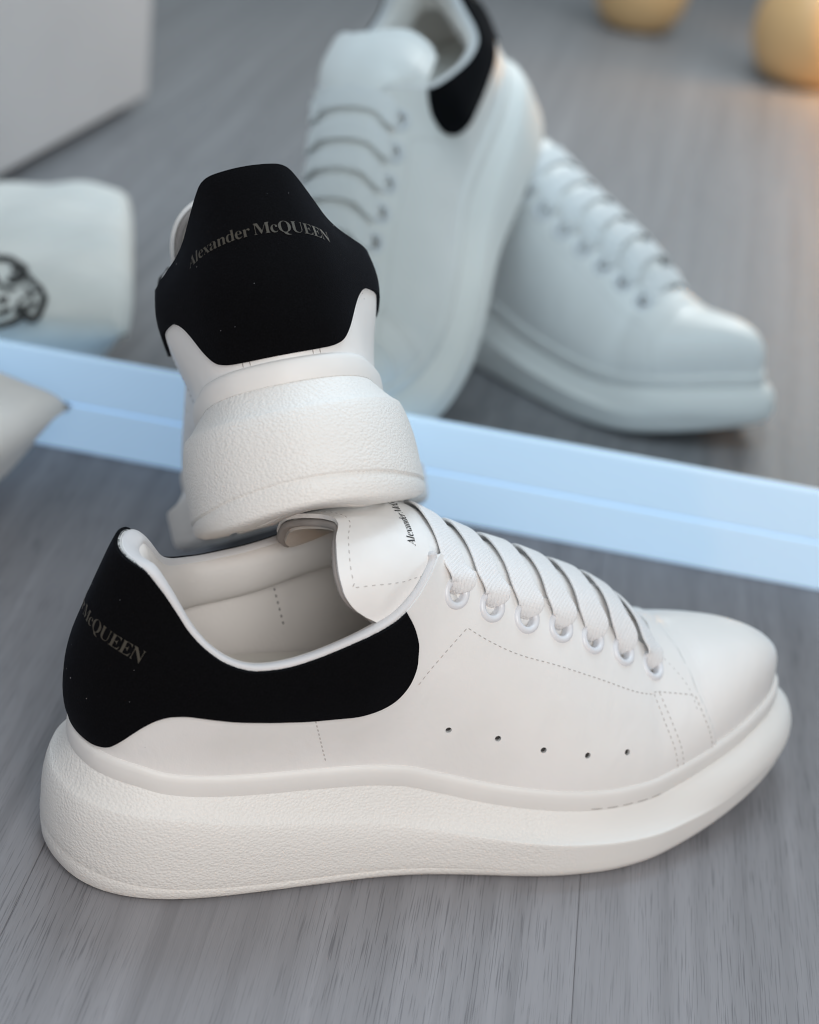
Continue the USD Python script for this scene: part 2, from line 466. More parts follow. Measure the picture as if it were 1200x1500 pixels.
holes = Manifold()
for s in (-1, 1):
    for p, n in zip(eyelet_at[s], eyelet_n[s]):
        holes += rod(p, n, 3.5, -3.6, 4)
HOLE_UW = [(137.6, 59.3), (155.8, 55.6), (173.0, 50.6), (190.4, 47.0), (207.2, 45.4)]
for u, w in HOLE_UW:
    p = wall(u, w, -1)
    holes += rod(p, normal_at(p)[0], 1.15, -3.2, 4, 14)

FRONT = [(254, 15), (252.5, 32), (250.4, 41), (246.6, 49), (243, 57), (241, 66), (236.5, 72), (231, 82), (215, 130)]
quarter_side = [(-30, 30), *FRONT, (215, 240), (-30, 240)]
upper_m = layer(-1.7, 0.0) - MOUTH - holes
quarter_m = (layer(-0.4, 0.8) ^ prism_side(quarter_side, -90, 90)) - MOUTH - holes
lining_m = layer(-3.2, -1.9) - MOUTH - holes

TAB_LOW = [(9, 54.6), (14.5, 54.8), (19, 56.2), (23.2, 60.8), (26.5, 65), (30, 69), (34, 72.6), (38.5, 75), (44, 76), (52, 75.6), (62, 74.4), (74, 73), (86, 72.2), (98, 72.2), (108, 73.3), (114, 75.2), (118.3, 78.6), (121, 83), (122.3, 88.5), (122.2, 94.5), (120.8, 100), (118.4, 105.2), (116, 109.2), (114.5, 113)]
tab_low = spline(TAB_LOW, 120)
tab_side = [(-30, 54.6), *tab_low.tolist(), (113, 140), (-30, 200)]
tab_m = (layer(0.2, 2.1) ^ prism_side(tab_side, -90, 90)) - MOUTH


def dashes(pts, nrm, length=1.7, gap=1.0, r=0.28, lift=0.0):
    """Little sewn stitches along a surface curve."""
    out = []
    s = np.r_[0, np.cumsum(np.linalg.norm(np.diff(pts, axis=0), axis=1))]
    n = int(s[-1] // (length + gap))
    ball = trimesh.creation.icosphere(1, 1.0)
    for i in range(n):
        t = (i + 0.5) * (length + gap)
        k = min(max(int(np.searchsorted(s, t)), 1), len(pts) - 1)
        f = (t - s[k - 1]) / max(s[k] - s[k - 1], 1e-9)
        p = pts[k - 1] + f * (pts[k] - pts[k - 1])
        nn = unit(nrm[k - 1] + f * (nrm[k] - nrm[k - 1]))
        d = unit(pts[k] - pts[k - 1])
        c = np.cross(nn, d)
        B = np.column_stack([d * length / 2, c * r, nn * r * 0.8])
        out.append(trimesh.Trimesh(ball.vertices @ B.T + p + nn * lift, ball.faces, process=False))
    return trimesh.util.concatenate(out)


def side_curve(uw, side, n=60):
    q = spline(uw, n)
    p = wall(q[:, 0], q[:, 1], side)
    return p, normal_at(p)


def top_curve(uv, n=60):
    q = spline(uv, n)
    p = roof(q[:, 0], q[:, 1])
    return p, normal_at(p)


# lettering (outlines of a serif alphabet, units of about 1/108 of the capital height)
GLYPHS = json.loads('''{"A":[104,[[[[2,3],[4,4],[9,9],[14,19],[49,108],[52,110],[90,20],[96,8],[100,4],[102,3],[103,2],[61,1],[62,3],[68,7],[68,14],[62,30],[59,32],[24,32],[17,15],[17,8],[21,4],[24,3],[24,2],[2,1]],[[27,39],[29,37],[56,37],[58,38],[58,41],[46,70],[43,74],[41,74],[39,72]]]]],"E":[105,[[[[7,1],[6,2],[7,4],[14,5],[17,7],[19,14],[19,93],[17,100],[14,103],[10,105],[9,106],[93,106],[94,82],[93,81],[91,82],[88,91],[81,98],[77,100],[64,103],[49,103],[43,99],[43,59],[45,58],[51,58],[60,61],[66,68],[68,75],[70,76],[71,36],[70,35],[69,36],[65,46],[60,51],[50,54],[44,54],[43,52],[43,11],[46,7],[50,6],[63,6],[77,9],[86,14],[91,18],[98,32],[100,33],[101,30],[94,2]]]]],"M":[151,[[[[10,1],[9,3],[14,5],[17,8],[19,14],[19,95],[17,101],[11,105],[10,106],[43,106],[72,38],[73,35],[75,35],[78,35],[79,38],[108,106],[143,106],[142,105],[135,101],[132,91],[132,18],[134,8],[138,4],[141,3],[141,2],[99,2],[100,4],[106,5],[109,12],[109,87],[107,90],[104,88],[70,5],[67,1],[65,2],[63,5],[31,82],[28,87],[24,87],[24,15],[26,8],[34,2],[33,1]]]]],"N":[118,[[[[7,105],[8,107],[37,106],[87,45],[92,41],[94,44],[94,96],[91,103],[85,104],[84,106],[108,106],[108,105],[105,104],[101,100],[99,90],[98,0],[96,0],[32,77],[26,82],[24,79],[24,17],[26,8],[30,4],[33,4],[34,2],[33,1],[10,2],[11,3],[17,7],[19,13],[19,92],[15,99]]]]],"Q":[125,[[[[9,44],[8,64],[11,75],[18,88],[29,99],[41,106],[56,110],[76,109],[91,103],[105,91],[110,84],[114,76],[117,66],[118,50],[116,39],[109,23],[98,11],[80,2],[79,-2],[81,-7],[90,-16],[101,-20],[111,-20],[112,-22],[97,-26],[83,-26],[73,-24],[62,-19],[52,-10],[44,2],[34,6],[21,17],[12,31]],[[34,40],[38,22],[42,14],[51,5],[60,2],[67,2],[74,4],[83,12],[87,20],[90,31],[92,57],[91,59],[91,71],[88,85],[84,94],[77,102],[67,107],[58,107],[51,105],[42,97],[36,83],[34,71]]],[[[115,-21],[112,-21],[113,-20],[116,-20]]]]],"U":[117,[[[[9,107],[10,109],[52,108],[51,106],[48,106],[44,103],[42,97],[42,29],[43,23],[46,15],[52,9],[61,6],[71,6],[81,9],[88,14],[92,22],[94,30],[94,98],[93,103],[90,105],[86,107],[85,108],[109,108],[108,107],[102,103],[100,98],[100,41],[99,31],[94,16],[86,8],[79,3],[72,1],[51,0],[38,3],[32,6],[26,13],[20,24],[18,38],[18,98],[15,105]]]]],"a":[82,[[[[9,27],[20,36],[41,44],[42,42],[36,39],[30,33],[27,25],[27,19],[30,11],[34,9],[39,9],[43,11],[48,15],[48,41],[47,42],[43,42],[42,43],[46,45],[48,47],[48,65],[44,71],[38,73],[32,73],[31,74],[32,76],[52,75],[61,71],[67,63],[69,55],[69,12],[71,9],[76,10],[77,8],[71,3],[64,0],[54,1],[50,5],[49,9],[47,10],[32,1],[19,0],[12,3],[7,9],[6,21]]],[[[12,50],[9,55],[9,61],[12,66],[17,71],[21,73],[30,74],[30,73],[27,72],[24,68],[24,65],[28,59],[28,54],[26,51],[20,48],[16,48]]]]],"c":[70,[[[[6,45],[12,60],[18,67],[23,71],[29,74],[37,76],[47,76],[58,72],[63,67],[65,63],[64,55],[59,51],[54,51],[50,53],[48,57],[48,69],[44,73],[37,73],[30,68],[26,56],[26,36],[28,26],[32,18],[40,11],[44,10],[53,10],[57,11],[63,16],[65,16],[65,14],[57,6],[47,1],[33,0],[22,4],[15,10],[9,19],[6,29]]]]],"d":[88,[[[[7,28],[6,46],[7,51],[11,61],[17,68],[25,74],[31,76],[39,76],[51,69],[54,71],[54,99],[50,105],[47,106],[47,107],[74,107],[75,14],[76,10],[81,7],[81,6],[55,1],[54,7],[51,9],[41,1],[29,0],[21,3],[13,11],[8,20]],[[27,28],[29,16],[31,12],[35,8],[38,7],[44,7],[53,15],[54,19],[54,60],[49,67],[44,69],[38,69],[34,67],[30,62],[27,48]]]]],"e":[72,[[[[7,29],[6,47],[9,57],[16,67],[22,72],[33,76],[47,75],[57,69],[63,61],[66,51],[65,42],[29,42],[27,40],[27,33],[29,23],[33,16],[38,12],[44,10],[50,10],[58,13],[64,19],[66,19],[63,13],[53,4],[42,0],[32,0],[23,3],[19,6],[11,15]],[[27,48],[29,46],[47,46],[49,47],[49,60],[48,66],[44,72],[41,73],[37,73],[31,70],[29,67],[27,59]]]]],"l":[48,[[[[9,1],[8,3],[13,8],[13,100],[12,103],[9,106],[10,107],[33,107],[34,106],[34,11],[36,5],[39,2],[38,1]]]]],"n":[91,[[[[8,71],[9,73],[33,73],[34,66],[36,64],[43,70],[51,74],[60,75],[65,74],[70,71],[74,67],[77,60],[78,54],[78,9],[79,6],[83,3],[83,2],[52,2],[57,10],[57,57],[56,62],[50,65],[45,65],[41,63],[34,54],[34,10],[39,2],[8,2],[8,3],[13,8],[13,65],[12,68]]]]],"r":[68,[[[[9,1],[8,3],[13,8],[13,66],[9,72],[33,73],[34,64],[36,62],[39,63],[45,71],[50,74],[59,75],[62,74],[67,69],[68,66],[68,61],[64,56],[57,54],[53,56],[49,62],[44,63],[38,59],[35,53],[35,9],[36,6],[40,3],[41,2]]]]],"x":[76,[[[[11,63],[2,71],[3,73],[35,73],[36,71],[33,68],[33,63],[41,50],[44,48],[49,53],[57,65],[57,68],[53,71],[53,72],[71,72],[71,71],[61,63],[47,43],[52,33],[69,7],[73,3],[73,2],[42,1],[42,3],[45,6],[45,10],[37,23],[33,27],[28,23],[19,10],[19,7],[23,3],[23,2],[3,2],[3,3],[9,6],[17,13],[30,32],[26,40]]]]]}''')


def letters(text, cap, tight=0.93):
    """Flat triangulated lettering, centred on x, finely divided so that it can be wrapped: list of (vertices, faces)."""
    x, out = 0.0, []
    big = {c: 1.0 for c in text}
    for c in text:
        if c == ' ':
            x += 26
            continue
        adv, polys = GLYPHS[c]
        for rings in polys:
            pg = Polygon(rings[0], rings[1:])
            if not pg.is_valid:
                pg = pg.buffer(0)
            for g in getattr(pg, 'geoms', [pg]):
                vv, ff = trimesh.creation.triangulate_polygon(g, engine='earcut')
                t = trimesh.Trimesh(np.column_stack([vv + [x, 0], np.zeros(len(vv))]), ff, process=False)
                v2, f2 = trimesh.remesh.subdivide_to_size(t.vertices, t.faces, 22)
                out.append((v2[:, :2], f2))
        x += adv * tight
    k = cap / 108.0
    return [((v - [x / 2, 0]) * k, f) for v, f in out], x * k


def heel_arc():
    """Arc length along the heel's outline at 96 mm: (s, u0, side) with s growing towards the medial side."""
    u0 = UB + (60 - UB) * np.linspace(0, 1, 200) ** 2
    w = np.full(200, 96.0)
    out = []
    for side in (-1, 1):
        p = wall0(u0, w, side)
        out.append(np.r_[0, np.cumsum(np.linalg.norm(np.diff(p, axis=0), axis=1))])
    return u0, out[0], out[1]


ARC_U, ARC_M, ARC_L = heel_arc()
S0 = abs(float(wall0(np.array(UB), np.array(96.0), 1)[1]))
ARC_M, ARC_L = ARC_M + S0, ARC_L + S0


def on_heel(s, w, lift):
    """s > 0: medial side."""
    u0 = np.where(s >= 0, np.interp(abs(s), ARC_M, ARC_U), np.interp(abs(s), ARC_L, ARC_U))
    side = np.where(s >= 0, -1.0, 1.0)
    p = wall0(u0, w, side)
    p[..., 1] = np.where(abs(s) < S0, -s, p[..., 1])
    return p + normal_at(p) * lift


def heel_lettering(mirrored):
    ls, width = letters('Alexander McQUEEN', 4.05)
    vs, fs, n = [], [], 0
    for v, f in ls:
        w = 95.6 - 5.0 * (v[:, 0] / (width / 2)) ** 2 + v[:, 1]
        s = v[:, 0] + v[:, 1] * 10.0 * v[:, 0] / (width / 2) ** 2     # the letters fan with the arch
        s = s * (-1 if mirrored else 1)
        p = on_heel(s, w, 2.28)
        vs.append(p)
        fs.append(f + n)
        n += len(p)
    return np.vstack(vs), np.vstack(fs)


# the tongue
tong_z = table([(80, 131.0), (104, 131), (118, 129.5), (128, 126.3), (143, 118.2), (160, 110), (175, 104.2), (190, 97.4), (203, 91.6), (216, 83.5), (226, 74.5), (232, 68)])
tong_w = table([(80, 33.5), (108, 33), (118, 30.5), (128, 27), (138, 24.5), (160, 23), (190, 21.5), (215, 19.5), (232, 17)])
tong_d = table([(80, 31), (115, 29), (128, 25), (140, 23), (165, 22), (200, 26), (232, 24)])
tong_q = table([(80, 2.6), (128, 2.6), (150, 2.5), (175, 2.2), (216, 1.9), (232, 1.8)])


LOAD = [1.0]      # 1: pressed over by the other shoe, 0: standing free


def tongue_point(u, t):
    """t in -1..1 across."""
    free = (1 - LOAD[0]) * (1 - smooth01((u - 84) / 44))
    sag = (1 - smooth01((u - 86) / 40)) * LOAD[0]
    a = np.clip(abs(t) * np.where(t > 0, 1 - 0.10 * sag, 1.0), 0, 0.9995)
    q = tong_q(u)
    v = tong_w(u) * t * (1 - 0.2 * sag * smooth01(t)) * (1 - 0.08 * free)
    z = tong_z(u) - tong_d(u) * (1 - 0.15 * free) * (1 - (1 - a ** q) ** (1 / q)) - sag * 0.42 * np.clip(v + 6, 0, 40)
    # it stays inside the upper
    zz = np.minimum(z, crown(u) - 0.5)
    lim = np.maximum(abs(wall0(u0_of(u, zz), zz, 1.0)[..., 1]) - 2.6, 3.0)
    lim = np.where((z < crown(u) - 1.0) & (u > 98) & (u < 138), lim, 99.0)
    v = np.sign(v) * np.minimum(abs(v), lim)
    return np.stack([u, v, z], -1)


def tongue_grid(nu=90, nt=81, trim=0.0):
    th = np.linspace(-1, 1, nt)
    t = np.sign(th) * (1 - (1 - abs(th)) ** 1.35)          # denser towards the edges
    t = t * 0.999
    end = PchipInterpolator([-1, -0.994, -0.98, -0.96, -0.92, -0.8, -0.5, -0.25, 0, 0.25, 0.65, 0.9, 1], [109, 103, 98.5, 96.0, 94.0, 92.8, 94.5, 97.5, 95.5, 91, 87, 87.5, 91])(t) + trim   # the free end, with rounded corners
    s = np.linspace(0, 1, nu) ** 1.2
    u = end[None] + (231.5 - end[None]) * s[:, None]
    T = np.broadcast_to(t[None], u.shape)
    return tongue_point(u, T)


def sheet_normals(g):
    a, b = np.gradient(g, axis=0), np.gradient(g, axis=1)
    n = unit(np.cross(a, b))
    return n if n[..., 2].mean() > 0 else -n


def thick_sheet(g, n, top, bottom):
    """A closed sheet between two offsets of a grid."""
    A, B = g + n * top, g + n * bottom
    nu, nt = g.shape[:2]
    idx = np.arange(nu * nt).reshape(nu, nt)
    f1 = grid_faces(nu, nt)
    f2 = f1[:, ::-1] + nu * nt
    rim = np.concatenate([idx[0], idx[1:, -1], idx[-1, ::-1][1:], idx[::-1, 0][1:-1]])
    r2 = np.roll(rim, -1)
    f3 = np.vstack([np.stack([rim, r2 + nu * nt, r2], 1), np.stack([rim, rim + nu * nt, r2 + nu * nt], 1)])
    t = trimesh.Trimesh(np.vstack([A.reshape(-1, 3), B.reshape(-1, 3)]), np.vstack([f1, f2, f3]), process=False)
    if t.volume < 0:
        t.invert()
    return t


def edge_in(rim, rn):
    o = unit(np.cross(unit(np.gradient(rim, axis=0)), rn))
    c = rim.mean(0) + np.array([25.0, 0, 0])
    return o * np.sign((o * (c - rim)).sum(1))[:, None]


def build_tongue(TG, TN):
    skin = thick_sheet(TG, TN, 0.0, -1.5)
    back = thick_sheet(TG[2:, 2:-2], TN[2:, 2:-2], -1.55, -5.5)
    # binding round the free edge
    n = 26
    rim = np.vstack([TG[:n, 0][::-1], TG[0, 1:-1], TG[:n, -1]])
    rn = np.vstack([TN[:n, 0][::-1], TN[0, 1:-1], TN[:n, -1]])
    rim = rim - rn * 3.2 + edge_in(rim, rn) * 1.0
    d = unit(np.gradient(rim, axis=0))
    out = unit(np.cross(d, rn))
    edge = sweep(rim, (rn, out), lambda t: circle(16, 1.3, 1.9, 2.6))
    return skin, back, edge


def lace_path(k):
    a, b = eyelet_at[-1][k], eyelet_at[1][k]
    na, nb = eyelet_n[-1][k], eyelet_n[1][k]
    zt = float(tong_z(EY_U[k])) + 2.1
    x = np.linspace(-1, 1, 41)
    ze = a[2] + 1.0
    z = ze + (zt - ze) * (1 - abs(x) ** 2.25) ** (1 / 1.95)
    P = np.stack([np.full(41, a[0]) + 1.2 * (1 - x ** 2) * 0, EY_V[k] * 0.97 * x, z], 1)
    ta, tb = unit(np.array([0, 1.0, 0]) - na * na[1]), unit(np.array([0, -1.0, 0]) + nb * nb[1])
    P = P[(abs(P[:, 1]) < EY_V[k] - 6.5)]
    P = np.vstack([a - na * 3.8 + ta * 0.8, a - na * 0.5 + ta * 1.3, a + na * 1.3 + ta * 2.3, a + na * 2.5 + ta * 4.4, P, b + nb * 2.5 + tb * 4.4, b + nb * 1.3 + tb * 2.3, b - nb * 0.5 + tb * 1.3, b - nb * 3.8 + tb * 0.8])
    P = spline(P, 90)
    for _ in range(3):
        P[1:-1] = 0.5 * P[1:-1] + 0.25 * (P[2:] + P[:-2])
    return P


def build_lace(k):
    P = lace_path(k)
    d = unit(np.gradient(P, axis=0))
    slope = np.array([1.0, 0.0, float(tong_z(EY_U[k] + 5) - tong_z(EY_U[k] - 5)) / 10])
    wdir = unit(slope[None] - d * (d @ slope)[:, None])
    n = np.cross(wdir, d)
    n *= np.sign(n[len(n) // 2, 2])
    s = np.r_[0, np.cumsum(np.linalg.norm(np.diff(P, axis=0), axis=1))]
    a = np.minimum(s, s[-1] - s)

    def prof(t):
        i = min(int(round(t * (len(P) - 1))), len(P) - 1)
        w = 2.4 + 3.0 * smooth01((a[i] - 2.5) / 6.0)
        return circle(26, w, 1.0 - 0.42 * smooth01((a[i] - 4.0) / 7.0), 4.5)
    return sweep(P, (wdir, n), prof)


def build_eyelet(side, k):
    p, n = eyelet_at[side][k], eyelet_n[side][k]
    x, y = frame_of(n)
    a = np.linspace(0, 2 * np.pi, 28, endpoint=False)
    prof = [(3.2, -2.0), (3.2, 0.5), (3.5, 1.35), (4.3, 1.75), (5.1, 1.6), (5.7, 1.1), (5.85, 0.5)]
    rings = [p + r * (np.cos(a)[:, None] * x + np.sin(a)[:, None] * y) + h * n for r, h in prof]
    return loft(rings + [p + 3.4 * (np.cos(a)[:, None] * x + np.sin(a)[:, None] * y) - 1.0 * n] + rings[:1], cap=False)


def build_rim():
    cu = collar_uw
    med, lat = wall(cu[:, 0], cu[:, 1] - 0.2, -1), wall(cu[:, 0], cu[:, 1] - 0.2, 1)
    # round the back of the heel
    v = np.linspace(-1, 1, 25)[1:-1]
    ub = np.array([wall0(np.array(UB + 0.01), np.array(121.6), -1)[0]])
    top = np.stack([med[0, 0] + (ub[0] - med[0, 0]) * (1 - v ** 2) ** 0.5, med[0, 1] + (lat[0, 1] - med[0, 1]) * (v + 1) / 2, 121.5 + 0.5 * (1 - v ** 2)], 1)
    # forward to the first eyelet, round the corner of the eyestay
    def tip(s):
        u = np.linspace(128, 135.5, 8)
        return roof(u, s * (THROAT_V(u) + 0.3)) + [0, 0, 0.3]
    path = np.vstack([tip(-1)[::-1], med[::-1], top, lat, tip(1)])
    path = resample(path, 260)
    for _ in range(8):
        path[1:-1] = 0.5 * path[1:-1] + 0.25 * (path[2:] + path[:-2])
    d = unit(np.gradient(path, axis=0))
    cen = np.array([62.0, 0, 0])
    o = normal_at(path)
    o = unit(o - d * (o * d).sum(1)[:, None])
    b = np.cross(d, o)
    b *= np.sign(b[:, 2:3])
    hz = 1 - smooth01((path[:, 0] - 24) / 34)
    ft = 1 - 0.3 * smooth01((path[:, 0] - 108) / 20)
    P = path - o * (1.0 + 1.9 * hz + 0.3)[:, None] - np.array([0, 0, 2.4]) * (1 - smooth01((path[:, 0:1] - 22) / 12))

    def prof(t):
        i = int(round(t * (len(P) - 1)))
        return circle(16, (2.0 + 1.9 * hz[i]) * ft[i], (1.5 + 0.9 * hz[i]) * ft[i], 2.4)
    return sweep(P, (o, b), prof), P, o


RIM_MESH, RIM_P, RIM_O = build_rim()


def build_padding():
    """The soft roll inside the collar."""
    sel = (RIM_P[:, 0] < 122)
    P, o = RIM_P[sel], RIM_O[sel]
    oh = o.copy()
    oh[:, 2] = 0
    oh = unit(oh)
    hz = 1 - smooth01((P[:, 0] - 22) / 40)
    C = P - oh * (1.2 + 0.8 * hz)[:, None] - np.array([0, 0, 1]) * (8.6 + 6.0 * hz)[:, None]
    for _ in range(10):
        C[1:-1] = 0.5 * C[1:-1] + 0.25 * (C[2:] + C[:-2])
    up = np.tile([0, 0, 1.0], (len(C), 1))

    def prof(t):
        i = int(round(t * (len(C) - 1)))
        return circle(20, 5.2 + 1.0 * hz[i], 9.2 + 5.5 * hz[i], 2.2)
    return sweep(C, (oh, up), prof)


def build_insole():
    q = outline + inward * 14.5
    z = np.interp(OU, [0, 60, 110, 160, 220, 303], [58, 56, 53, 44, 40, 44])
    inner = [np.column_stack([outline + inward * d, z + e]) for d, e in ((15.2, -5), (14.8, -0.6), (15.5, 0.1), (22, 0.4), (32, 0.2))]
    return loft(inner)


def wrap_text_on_tongue(mirrored):
    ls, width = letters('Alexander McQUEEN', 3.1, 0.9)
    vs, fs, n = [], [], 0
    for v, f in ls:
        yy = v[:, 0] * (-1 if mirrored else 1)
        u = 124.3 - v[:, 1] - 0.25 * (yy / 20) ** 2 * 5
        t = yy / tong_w(u)
        # arc length across the tongue is longer than its width
        t = np.clip(t * 0.92, -0.97, 0.97)
        p = tongue_point(u, t)
        e = 0.02
        nn = unit(np.cross(tongue_point(u + 0.3, t) - tongue_point(u - 0.3, t), tongue_point(u, t + e) - tongue_point(u, t - e)))
        nn *= np.sign(nn[:, 2:3])
        vs.append(p + nn * 0.12)
        fs.append(f + n)
        n += len(p)
    return np.vstack(vs), np.vstack(fs)


PADDING = to_manifold(*(lambda t: (t.vertices, t.faces))(build_padding())) ^ OFF[-1.7]


def make_sneaker(label, matrix, mirrored, tongue_words):
    x = thing('sneaker', label, 'shoe', matrix, None)
    flip = np.array([1, -1 if mirrored else 1, 1.0])

    def part(name, mesh, mat, parent=None, smooth=40, lab=None, kind=None):
        if isinstance(mesh, Manifold):
            mm = mesh.to_mesh()
            mesh = trimesh.Trimesh(np.array(mm.vert_properties[:, :3], float), np.array(mm.tri_verts), process=False)
        if isinstance(mesh, tuple):
            mesh = trimesh.Trimesh(mesh[0], mesh[1], process=False)
        v, f = np.array(mesh.vertices) * flip, np.array(mesh.faces)
        if mirrored:
            f = f[:, ::-1]
        return put(name, trimesh.Trimesh(v, f, process=False), mat, parent or x, smooth, lab, kind)

    sole = part('sole', sole_mesh, SOLE, smooth=50)
    part('outsole', outsole_mesh, RAND, sole, smooth=50)
    rd = part('rand', rand_mesh, RAND, smooth=50)
    rq = ring(8.9, tz - 0.35)
    rn_ = np.column_stack([-inward, np.full(len(inward), 0.6)])
    for side in (-1, 1):
        sel = (rq[:, 0] > 192) & (rq[:, 0] < 228) & (np.sign(rq[:, 1]) == side)
        part('mould_marks', dashes(rq[sel], unit(rn_[sel]), 5.2, 1.4, 0.42, 0.12), THREAD, rd, smooth=60, kind='stuff')
    up = part('upper', upper_m, WHITE, smooth=35)
    qu = part('quarter', quarter_m, WHITE, smooth=35)
    tab = part('heel_tab', tab_m, SUEDE, smooth=35, lab='black suede heel tab with dull gold lettering')
    part('lettering', heel_lettering(mirrored), PRINT, tab, smooth=False)
    rng = np.random.default_rng(5 + mirrored)
    bits = []
    for _ in range(15):
        s, w = rng.uniform(-42, 42), rng.uniform(60, 116)
        p = on_heel(np.array([s]), np.array([w]), 2.3)[0]
        if w > 100 and abs(s) > 16:
            continue
        b = trimesh.creation.icosphere(0, rng.uniform(0.08, 0.16))
        b.vertices = b.vertices * [1, rng.uniform(0.7, 1.6), 1] + p
        bits.append(b)
    part('lint', trimesh.util.concatenate(bits), LINT, tab, smooth=False, kind='stuff', lab='tiny pale lint specks')
    ln_ = part('lining', lining_m, LINING, smooth=35)
    part('collar_padding', PADDING, LINING, smooth=60)
    part('collar_rim', RIM_MESH, RIM, smooth=60)
    for side in (-1, 1):
        p = wall(np.linspace(91, 97.5, 30), np.linspace(84, 60, 30), side)
        n = normal_at(p)
        part('lining_stitching', dashes(p - n * 3.25, n, 1.3, 1.5, 0.4, 0), EDGE, ln_, smooth=60, kind='stuff')
    part('insole', build_insole(), INSOLE, smooth=50)
    LOAD[0] = 1.0 if tongue_words else 0.65
    TG = tongue_grid()
    TN = sheet_normals(TG)
    skin, back, edge = build_tongue(TG, TN)
    tg_ = part('tongue', skin, WHITE, smooth=40)
    part('tongue_lining', back, TONGUEBACK, tg_, smooth=40)
    part('tongue_edge', edge, EDGE, tg_, smooth=60)
    if tongue_words:
        part('tongue_lettering', wrap_text_on_tongue(mirrored), INK, tg_, smooth=False)
    loop = np.vstack([TG[4:60, 7][::-1], TG[5, 8:-8], TG[4:60, -8]])
    ln = np.vstack([TN[4:60, 7][::-1], TN[5, 8:-8], TN[4:60, -8]])
    part('stitching', dashes(loop, ln, 1.5, 1.4, 0.2, 0.02), THREAD, tg_, smooth=60, kind='stuff')
    for s in (-1, 1):
        for k in range(7):
            part('eyelet', build_eyelet(s, k), ENAMEL, smooth=50)
    for k in range(7):
        part('lace', build_lace(k), LACE, smooth=45)
    # the rows of stitches
    rows = []
    for s in (-1, 1):
        for uw in ([(141.5, 97.2), (160, 86), (180, 78), (200, 69), (214, 62.5), (222, 59.5)], [(141.5, 97.2), (137.5, 94), (131, 87.5), (122.5, 77)],
                   [(222, 60), (226, 50), (230, 40), (232, 31)], [(225, 59.5), (229, 50), (233, 40), (235, 31)], [(241, 56), (244.5, 48), (248, 40), (250, 32)], [(222, 60), (231, 58), (241, 56)], [(86.3, 72), (90.5, 60), (94.5, 48)]):
            p, n = side_curve(uw, s)
            rows.append(dashes(p, n, 1.5, 0.9, 0.22, 0.85))
        p, n = top_curve([(229.5, s * 15), (235, s * 20), (239.6, s * 27), (241.2, s * 33)])
        rows.append(dashes(p, n, 1.5, 0.9, 0.22, 0.7))
    seam = []
    for s in (-11.2, -9.0, 9.0, 11.2):
        p = on_heel(np.full(8, s), np.linspace(51.5, 57.0, 8), 0.9)
        seam.append(dashes(p, normal_at(p), 1.7, 0.08, 0.15, 0))
    part('heel_seam', trimesh.util.concatenate(seam), EDGE, qu, smooth=60, kind='stuff')
    for u, w in HOLE_UW:
        p = wall(u, w, -1)
        part('perforation', rod(p, normal_at(p)[0], 1.2, -1.9, -0.55, 14), INK, qu, smooth=30)  # black plug stands for the foam and the shade inside the hole
    part('stitching', trimesh.util.concatenate(rows), THREAD, qu, smooth=60, kind='stuff')
    return x


make_sneaker('white sneaker with black heel tab lying flat on the floor, toe to the right', np.eye(4), False, True)
R2 = np.array([[0.285788, -0.950969, -0.118249], [0.813489, 0.175528, 0.554459], [-0.506517, -0.254652, 0.823767]])
T2 = np.array([84.4, -20.2, 140.9])
M2 = np.eye(4)
M2[:3, :3], M2[:3, 3] = R2, T2 * MM
make_sneaker('white sneaker propped heel up on the other shoe, its black heel tab facing us', M2, True, False)

# ---------------------------------------------------------------- mirror
MN = np.array([-0.486892, -0.873334, -0.0])
MN /= np.linalg.norm(MN)
MD = 295.5
along = np.array([-MN[1], MN[0], 0]) * -1
along = np.array([MN[1], -MN[0], 0]) if along[0] < 0 else along
along = along if along[0] > 0 else -along
MT = np.eye(4)
org = -MD * MN + along * 30
MT[:3, 0], MT[:3, 1], MT[:3, 2], MT[:3, 3] = along, -MN, [0, 0, 1], org * MM   # local: x along the mirror, y behind it, z up
GLOWPAINT = material('glowing_blue_frame_paint', {'tc': ('texture_coordinate', {}), 'n': ('noise_texture', {'scale': 6.0}), 'r': ('rgb_ramp', {'ramp': [(0.3, (0.64, 0.84, 1.0)), (0.7, (0.68, 0.87, 1.0))]}),
    'p': ('principled_bsdf', {'roughness': 0.35, 'emission_color': (0.42, 0.67, 1.0), 'emission_strength': 0.30})}, [('tc.object', 'n.vector'), ('n.fac', 'r.fac'), ('r.color', 'p.base_color')], surface='p.BSDF')  # emission added over the paint, the frame being taken as lit
GLASS = material('mirror_silver', {'p': ('principled_bsdf', {'base_color': (0.90, 0.965, 0.97), 'metallic': 1.0, 'roughness': 0.0})}, surface='p.BSDF')
DARK = material('dark_metal', {'p': ('principled_bsdf', {'base_color': (0.10, 0.13, 0.17), 'roughness': 0.5})}, surface='p.BSDF')


def rbox(x0, x1, y0, y1, z0, z1, r=1.0):
    m = Manifold.cube([x1 - x0 - 2 * r, y1 - y0 - 2 * r, z1 - z0 - 2 * r]).translate([x0 + r, y0 + r, z0 + r])
    v = np.array(m.to_mesh().vert_properties[:, :3])
    s = Manifold.sphere(r, 12)
    return Manifold.batch_hull([s.translate(list(map(float, q))) for q in v])


